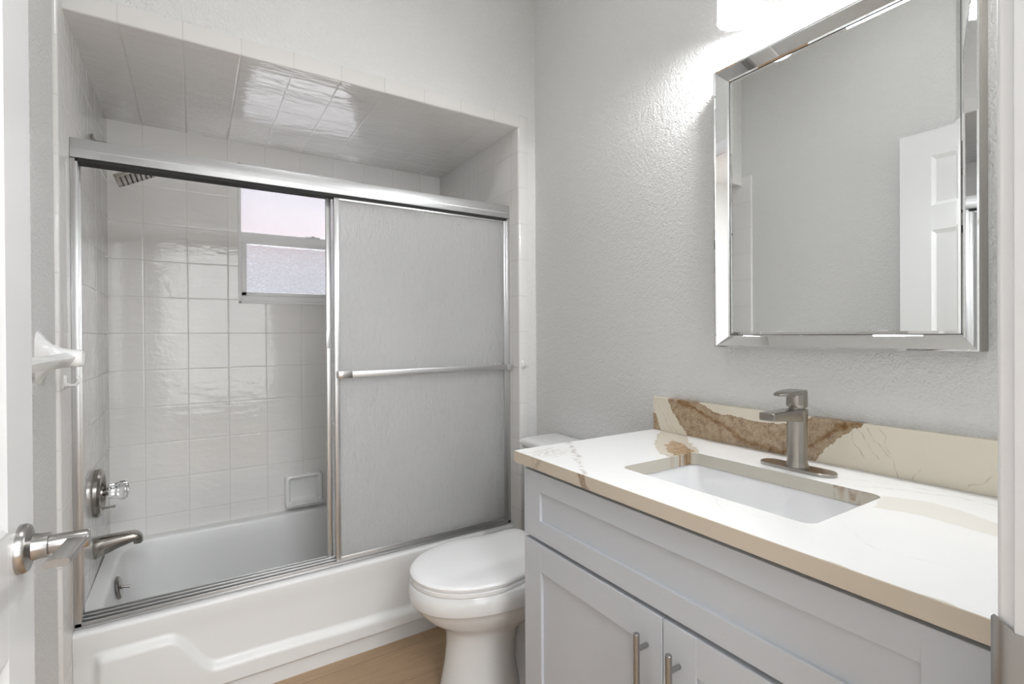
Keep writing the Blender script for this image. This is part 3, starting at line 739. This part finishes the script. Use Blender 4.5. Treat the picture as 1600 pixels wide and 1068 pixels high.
# angular samples: a uniform walk along the outer outline, so corners stay sharp
cor = [(CX1, CY0), (CX1, CY1), (CX0, CY1), (CX0, CY0)]
per = 2*((CX1-CX0)+(CY1-CY0)); outer = []
for i in range(4):
    a_, c_ = cor[i], cor[(i+1) % 4]; ln = math.hypot(c_[0]-a_[0], c_[1]-a_[1]); k = int(round(NP*ln/per))
    outer += [(a_[0]+(c_[0]-a_[0])*j/k, a_[1]+(c_[1]-a_[1])*j/k) for j in range(k)]
inner = [ray_rrect(math.atan2(y-cym, x-cxm), SX0, SX1, SY0, SY1, .022) for x, y in outer]
n_ = len(outer); verts = []; faces = []; mi = []
for j in range(NR+1):
    t = j/NR
    for (ix, iy), (ox, oy) in zip(inner, outer): verts.append((ix+(ox-ix)*t, iy+(oy-iy)*t, CT))
for j in range(NR):
    for i in range(n_):
        k = (i+1) % n_; faces.append((j*n_+i, (j+1)*n_+i, (j+1)*n_+k, j*n_+k)); mi.append(0)
base = len(verts); eb = .0015
rings = [([(x+(eb if x == CX0 else 0), y) for x, y in outer], 0)]
ring_o = []
for zz in (CT-.0012, CT-.010, CT-.020, CB):
    s_ = len(verts); ring_o.append(s_)
    for x, y in outer: verts.append((x-(.0008 if x < CX0+1e-6 else 0), y+(.0008 if y > CY1-1e-6 else 0), zz))
prev = NR*n_
for s_ in ring_o:
    for i in range(n_):
        k = (i+1) % n_; faces.append((prev+i, s_+i, s_+k, prev+k)); mi.append(1)
    prev = s_
prev = 0
for zz in (CT-.001, CT-.010, CT-.020, CB):
    s_ = len(verts)
    for x, y in inner: verts.append((x, y, zz))
    for i in range(n_):
        k = (i+1) % n_; faces.append((prev+i, prev+k, s_+k, s_+i)); mi.append(2)
    prev = s_
for i in range(n_):
    k = (i+1) % n_; faces.append((prev+i, prev+k, ring_o[-1]+k, ring_o[-1]+i)); mi.append(2)
me = bpy.data.meshes.new('countertop'); me.from_pydata(verts, [], faces)
for m_ in ('quartz_top', 'quartz_edge', 'quartz_cutout'): me.materials.append(MATS[m_])
me.polygons.foreach_set('material_index', mi); me.update()
def fig_ct(co):
    r, g, p = fig_top(co.x, co.y)
    if co.z < CT-.0005:
        if CX0+.01 < co.x < CX1-.01 and CY0+.01 < co.y < CY1-.01 and .40 < co.y < .47 and co.x > 1.0:
            p = .3; r = .4*max(0, nz_(co.y, co.z, 90, 4)+.3)
        if co.x > 1.10 and .47 < co.y < .52: r = max(r, .8*max(0, nz_(co.y, co.z, 110, 4)+.35))
        if co.x < CX0+.01:
            p = 0 if co.y < .36 else p*.5
            dd = abs(co.y-(1.03+.9*(CT-co.z)+.012*nz_(co.y, co.z, 40, 7)))
            if dd < .005: g = .5
            if abs(co.y-(.872+.4*(co.z-CT))) < .012+.010*nz_(co.y, co.z, 80, 3): g = max(g, .7)
    return r, g, p
set_fig(me, fig_ct)
o = bpy.data.objects.new('countertop', me); col.objects.link(o)
tag(o, 'white quartz countertop with tan edge and brown veins on the grey vanity', 'countertop')

# backsplash
b0 = Z(-.2093); bx = XW-.020
UP = [(1.16, -.2), (1.105, -.2), (1.097, -.205), (.985, -.205), (.9615, -.212), (.9134, -.2329), (.8518, -.2359), (.7761, -.2413), (.72, -.235), (.6588, -.2178), (.62, -.205), (.52, -.205)]
brown = [(1.099, -.2), (.985, -.2), (.962, -.214), (.930, -.228), (.9134, -.2329), (.8518, -.2359), (.7761, -.2413), (.72, -.236), (.6588, -.2190), (.645, -.2), (.53, -.2), (.528, -.2083), (.5712, -.2388), (.6139, -.2801), (.6362, -.3065), (.645, -.33), (1.012, -.33), (1.02, -.3127), (1.0715, -.2533)]
streak = [(1.05, -.215), (1.0, -.225), (.9571, -.2444), (.8925, -.2656), (.8229, -.3016), (.7239, -.3093), (.67, -.292), (.6436, -.2778), (.5851, -.2258), (.54, -.209)]
little = [(1.16, -.262), (1.145, -.262), (1.115, -.33), (1.16, -.33)]
vns = [[(.5247, -.2165), (.5083, -.2458), (.4753, -.2794), (.4671, -.3155)], [(.4995, -.2126), (.4885, -.2494), (.478, -.275)], [(.5576, -.2321), (.5339, -.2872)], [(.545, -.225), (.515, -.268), (.50, -.285)], [(.4238, -.2917), (.4406, -.3161)], [(.352, -.306), (.3321, -.296), (.3153, -.2795)], [(1.10, -.25), (1.06, -.32)], [(1.13, -.24), (1.075, -.315)]]
def fig_bs(co):
    y, z = co.y, co.z-H
    wy = y+.006*nz_(y, z, 60, 1)+.003*nz_(y, z, 180, 2); wz = z+.004*nz_(y, z, 70, 5)+.002*nz_(y, z, 200, 6)
    r = g = p = 0.0
    if inpoly(wy, wz, brown) or inpoly(wy, wz, little):
        dd = poly_d(wy, wz, streak); k = max(0, 1-dd/(.010+.006*nz_(y, z, 30, 9)))
        r = .80+.20*k; g = 1.1*k*(.7+.6*nz_(y, z, 90, 11)); p = .6
        edge = poly_d(wy, wz, brown+brown[:1])
        if edge < .0025: g = max(g, .35)
    for i, vpts in enumerate(vns):
        dd = poly_d(y+.006*nz_(y, z, 50, 20+i), z+.006*nz_(y, z, 50, 30+i), vpts)
        g = max(g, .45*max(0, 1-dd/.0016)*max(0, .7+nz_(y, z, 70, 40+i)))
    return max(0, min(1, r)), max(0, min(1, g)), p
by0, by1 = CY0, CY1; ny, nzz = 760, 84
verts = []; faces = []
for j in range(nzz+1):
    for i in range(ny+1): verts.append((bx, by0+(by1-by0)*i/ny, CT+.0003+(b0-CT)*j/nzz))
for j in range(nzz):
    for i in range(ny):
        a_ = j*(ny+1)+i; faces.append((a_, a_+ny+1, a_+ny+2, a_+1))
tb_ = len(verts)
for j in range(5):
    for i in range(ny+1): verts.append((bx+.001+(XW-.001-bx)*j/4, by0+(by1-by0)*i/ny, b0+.0012))
for i in range(ny): faces.append((nzz*(ny+1)+i, tb_+i, tb_+i+1, nzz*(ny+1)+i+1))
for j in range(4):
    for i in range(ny):
        a_ = tb_+j*(ny+1)+i; faces.append((a_, a_+ny+1, a_+ny+2, a_+1))
# ends and back
q = len(verts); verts += [(XW-.001, by1, CT+.0003), (XW-.001, by0, CT+.0003)]
tl, tr_ = tb_+4*(ny+1)+ny, tb_+4*(ny+1)
faces.append([j*(ny+1)+ny for j in range(nzz+1)]+[tb_+j*(ny+1)+ny for j in range(5)]+[q])
faces.append([q+1]+[tb_+j*(ny+1) for j in range(4, -1, -1)]+[j*(ny+1) for j in range(nzz, -1, -1)])
faces.append([q+1, q]+[tb_+4*(ny+1)+i for i in range(ny, -1, -1)])
me = bpy.data.meshes.new('backsplash'); me.from_pydata(verts, [], faces); me.materials.append(MATS['quartz_splash']); me.update()
bmm = bmesh.new(); bmm.from_mesh(me); bmesh.ops.recalc_face_normals(bmm, faces=bmm.faces[:]); bmm.to_mesh(me); bmm.free()
set_fig(me, fig_bs)
o = bpy.data.objects.new('backsplash', me); col.objects.link(o)
tag(o, 'tan quartz backsplash with a wide brown marbled band behind the faucet', 'backsplash')

# sink
root = empty('sink', (cxm, cym, CB-.001), 'white rectangular undermount sink basin below the countertop opening', 'sink')
b = MB(); sk = lambda i, r, z: rrect(SX0+i, SX1-i, SY0+i, SY1-i, r, z, 8)
b.loft([sk(-.03, .03, CB-.0015), sk(-.003, .026, CB-.0015), sk(-.001, .026, CB-.006), sk(.004, .035, CB-.05), sk(.010, .045, CB-.095), sk(.025, .05, CB-.118), sk(.055, .05, CB-.127), sk(.11, .02, CB-.131)], False, True)
b.loft([sk(-.03, .03, CB-.0015), sk(-.012, .03, CB-.02), sk(-.006, .04, CB-.11), sk(.03, .05, CB-.14), sk(.11, .02, CB-.145)], False, True)
b.build('basin', 'sink_china', root, angle=50)
b = MB(); b.lathe([(0, 0), (.022, 0), (.022, .003), (.015, .004), (0, .002)], (cxm, cym, CB-.131), (0, 0, 1), 24); b.build('drain', 'chrome', root)

# faucet
FX, FY = 1.184, .624
root = empty('faucet', (FX, FY, CT), 'brushed nickel single-lever faucet on an oval plate behind the sink', 'faucet')
b = MB()
def stad(hw, hl, z, n=16):
    pts = []
    for k in range(n+1):
        a = pi*k/n; pts.append(Vector((FX+hw*cos(a), FY+hl-hw+hw*sin(a), z)))
    for k in range(n+1):
        a = pi+pi*k/n; pts.append(Vector((FX+hw*cos(a), FY-hl+hw+hw*sin(a), z)))
    return pts
b.loft([stad(.0265, .084, CT+.0002), stad(.027, .0845, CT+.002), stad(.027, .0845, CT+.0065), stad(.0255, .083, CT+.008)]); b.build('base_plate', 'nickel', root)
b = MB(); zb0 = CT+.008; ztp = Z(-.176)
b.lathe([(0, 0), (.0248, 0), (.0248, .003), (.0232, .006), (.0215, .012), (.0212, ztp-zb0-.03), (.0232, ztp-zb0-.004), (.0232, ztp-zb0), (0, ztp-zb0)], (FX, FY, zb0), (0, 0, 1), 48); b.build('body', 'nickel', root)
b = MB(); lps = []
for x, hw, t_, bt in ((.010, .020, 0, -.030), (-.02, .0195, 0, -.028), (-.06, .0185, 0, -.023), (-.105, .018, 0, -.0185), (-.122, .018, -.0005, -.018), (-.1245, .016, -.0025, -.016)):
    lps.append([Vector((FX+x, p.x, p.y)) for p in rrect(FY-hw, FY+hw, Z(-.1745)+bt, Z(-.1745)+t_, .003, 0, 4)])
b.loft(lps); b.build('spout', 'nickel', root)
b = MB(); b.lathe([(0, 0), (.0175, 0), (.0175, .004), (.0215, .005), (.0222, .008), (.0222, .040), (.021, .043), (0, .043)], (FX, FY, ztp+.0005), (0, 0, 1), 48)
zl = ztp+.038; lps = []
for x, hw, t_, th in ((.021, .008, .005, .006), (.016, .016, .0065, .009), (0, .0215, .007, .010), (-.03, .0215, .0066, .009), (-.055, .0185, .0052, .0075), (-.075, .013, .003, .006), (-.084, .006, .0015, .004)):
    lps.append([Vector((FX+x, p.x, p.y)) for p in rrect(FY-hw, FY+hw, zl+t_-th, zl+t_, min(.0019, th*.4), 0, 4)])
b.loft(lps); b.build('handle', 'nickel', root)

# ------------------------------------------------------------------ mirror
root = empty('wall_mirror', (XW, .611, H), 'large large rectangular mirror in a mirrored silver frame on the wall above the faucet', 'mirror')
MX = 1.2645; my0, my1, mz0, mz1 = .323, .899, Z(-.0378), Z(.7488); fw = .034; MI = 1.2895
b = MB()
b.box(MI+.004, XW-.0005, my0+.006, my1-.006, mz0+.006, mz1-.006); b.build('backing', 'frame_taupe', root, smooth=False)
def ring(i, x): return [Vector((x, my0+i, mz0+i)), Vector((x, my1-i, mz0+i)), Vector((x, my1-i, mz1-i)), Vector((x, my0+i, mz1-i))]
def strips(name, prof, mat):
    for s in range(4):
        b = MB(); t = (s+1) % 4; bb = bmesh.new()
        rows = [[bb.verts.new(ring(i, x)[s]), bb.verts.new(ring(i, x)[t])] for i, x in prof]
        for p_, q_ in zip(rows, rows[1:]+rows[:1]): bb.faces.new((p_[0], p_[1], q_[1], q_[0]))
        bb.faces.new([r_[0] for r_ in rows]); bb.faces.new([r_[1] for r_ in reversed(rows)])
        bmesh.ops.recalc_face_normals(bb, faces=bb.faces[:])
        b.merge(bb); b.build(name, mat, root, smooth=False)
strips('frame_rim', [(0, XW-.0008), (0, MX+.020), (.0004, MX+.0195), (.0004, MX+.0015), (.0012, MX+.0008), (.004, MX+.0008), (.004, XW-.0008)], 'frame_taupe')
strips('frame_strip', [(.0040, MX+.006), (.0006, MX+.0006), (.0008, MX-.0006), (.0036, MX-.0008), (.0046, MX+.0022), (fw-.004, MI-.0042), (fw-.0006, MI-.0006), (fw-.0006, MI+.003)], 'mirror_strip')
b = MB(); b.loft([ring(fw-.002, MI+.0018), ring(fw+.0022, MI+.0018)], False, False); b.build('inner_groove', 'dark_gap', root, smooth=False)
b = MB(); b.loft([ring(fw+.0010, MI+.003), ring(fw+.0010, MI+.0010), ring(fw+.0075, MI-.0001)], False, True); mg = b.build('mirror_glass', 'mirror_silver', root, smooth=False)

# ------------------------------------------------------------------ vanity light
LX, LZB = 1.228, H+.8366
root = empty('vanity_light', (XW, .624, LZB+.2), 'vanity light bar with glowing white cylinder shades over the mirror', 'light')
b = MB(); b.box(XW-.022, XW-.0005, .40, .85, LZB+.17, LZB+.24, .003); b.build('wall_bar', 'nickel', root)
for y in (.7935, .4545):
    b = MB(); b.tube([(XW-.02, y, LZB+.205), (LX+.02, y, LZB+.205), (LX, y, LZB+.20), (LX, y, LZB+.165)], .008, 14); b.lathe([(0, .0), (.03, .0), (.03, .02), (0, .02)], (LX, y, LZB+.150), (0, 0, 1), 24); b.build('arm', 'nickel', root)
    b = MB(); b.lathe([(.0555, 0), (.0545, .15), (.0, .152), (0, .148), (.051, .147), (.052, 0), (.0555, 0)], (LX, y, LZB), (0, 0, 1), 48); sh = b.build('lamp_shade', 'shade_glass', root)
    b = MB(); b.lathe([(0, -.045), (.018, -.041), (.029, -.028), (.032, -.012), (.030, .006), (.02, .026), (.014, .045), (0, .05)], (LX, y, LZB+.052), (0, 0, 1), 24); bu = b.build('bulb', 'bulb_glow', sh)
    l = bpy.data.lights.new('vanity_bulb', 'POINT'); l.energy = BULB_W; l.shadow_soft_size = .026; l.color = (.96, .98, 1)
    lo = bpy.data.objects.new('vanity_bulb_light', l); lo.location = (LX, y, LZB+.004); col.objects.link(lo)

# unseen lamp discs, added to go with the two overhead fill lights
for nm, (x, y, z), lb in (('hall_fill_lamp', (.3, -1.4, 2.65), 'round white lamp added as fill in the hallway behind the camera'), ('bathroom_fill_lamp', (.40, .90, CEIL), 'round white lamp added as fill above the bathroom floor')):
    b = MB(); b.lathe([(0, -.02), (.14, -.018), (.155, -.008), (.155, 0), (0, 0)], (x, y, z-.001), (0, 0, 1), 40)
    tag(b.build(nm, 'fill_lamp_glow'), lb, 'light')
b = MB(); b.box(XW-.014, XW-.0005, 1.14, YF, 0, .09, .002); struct(b.build('baseboard_right', 'trim_white'))
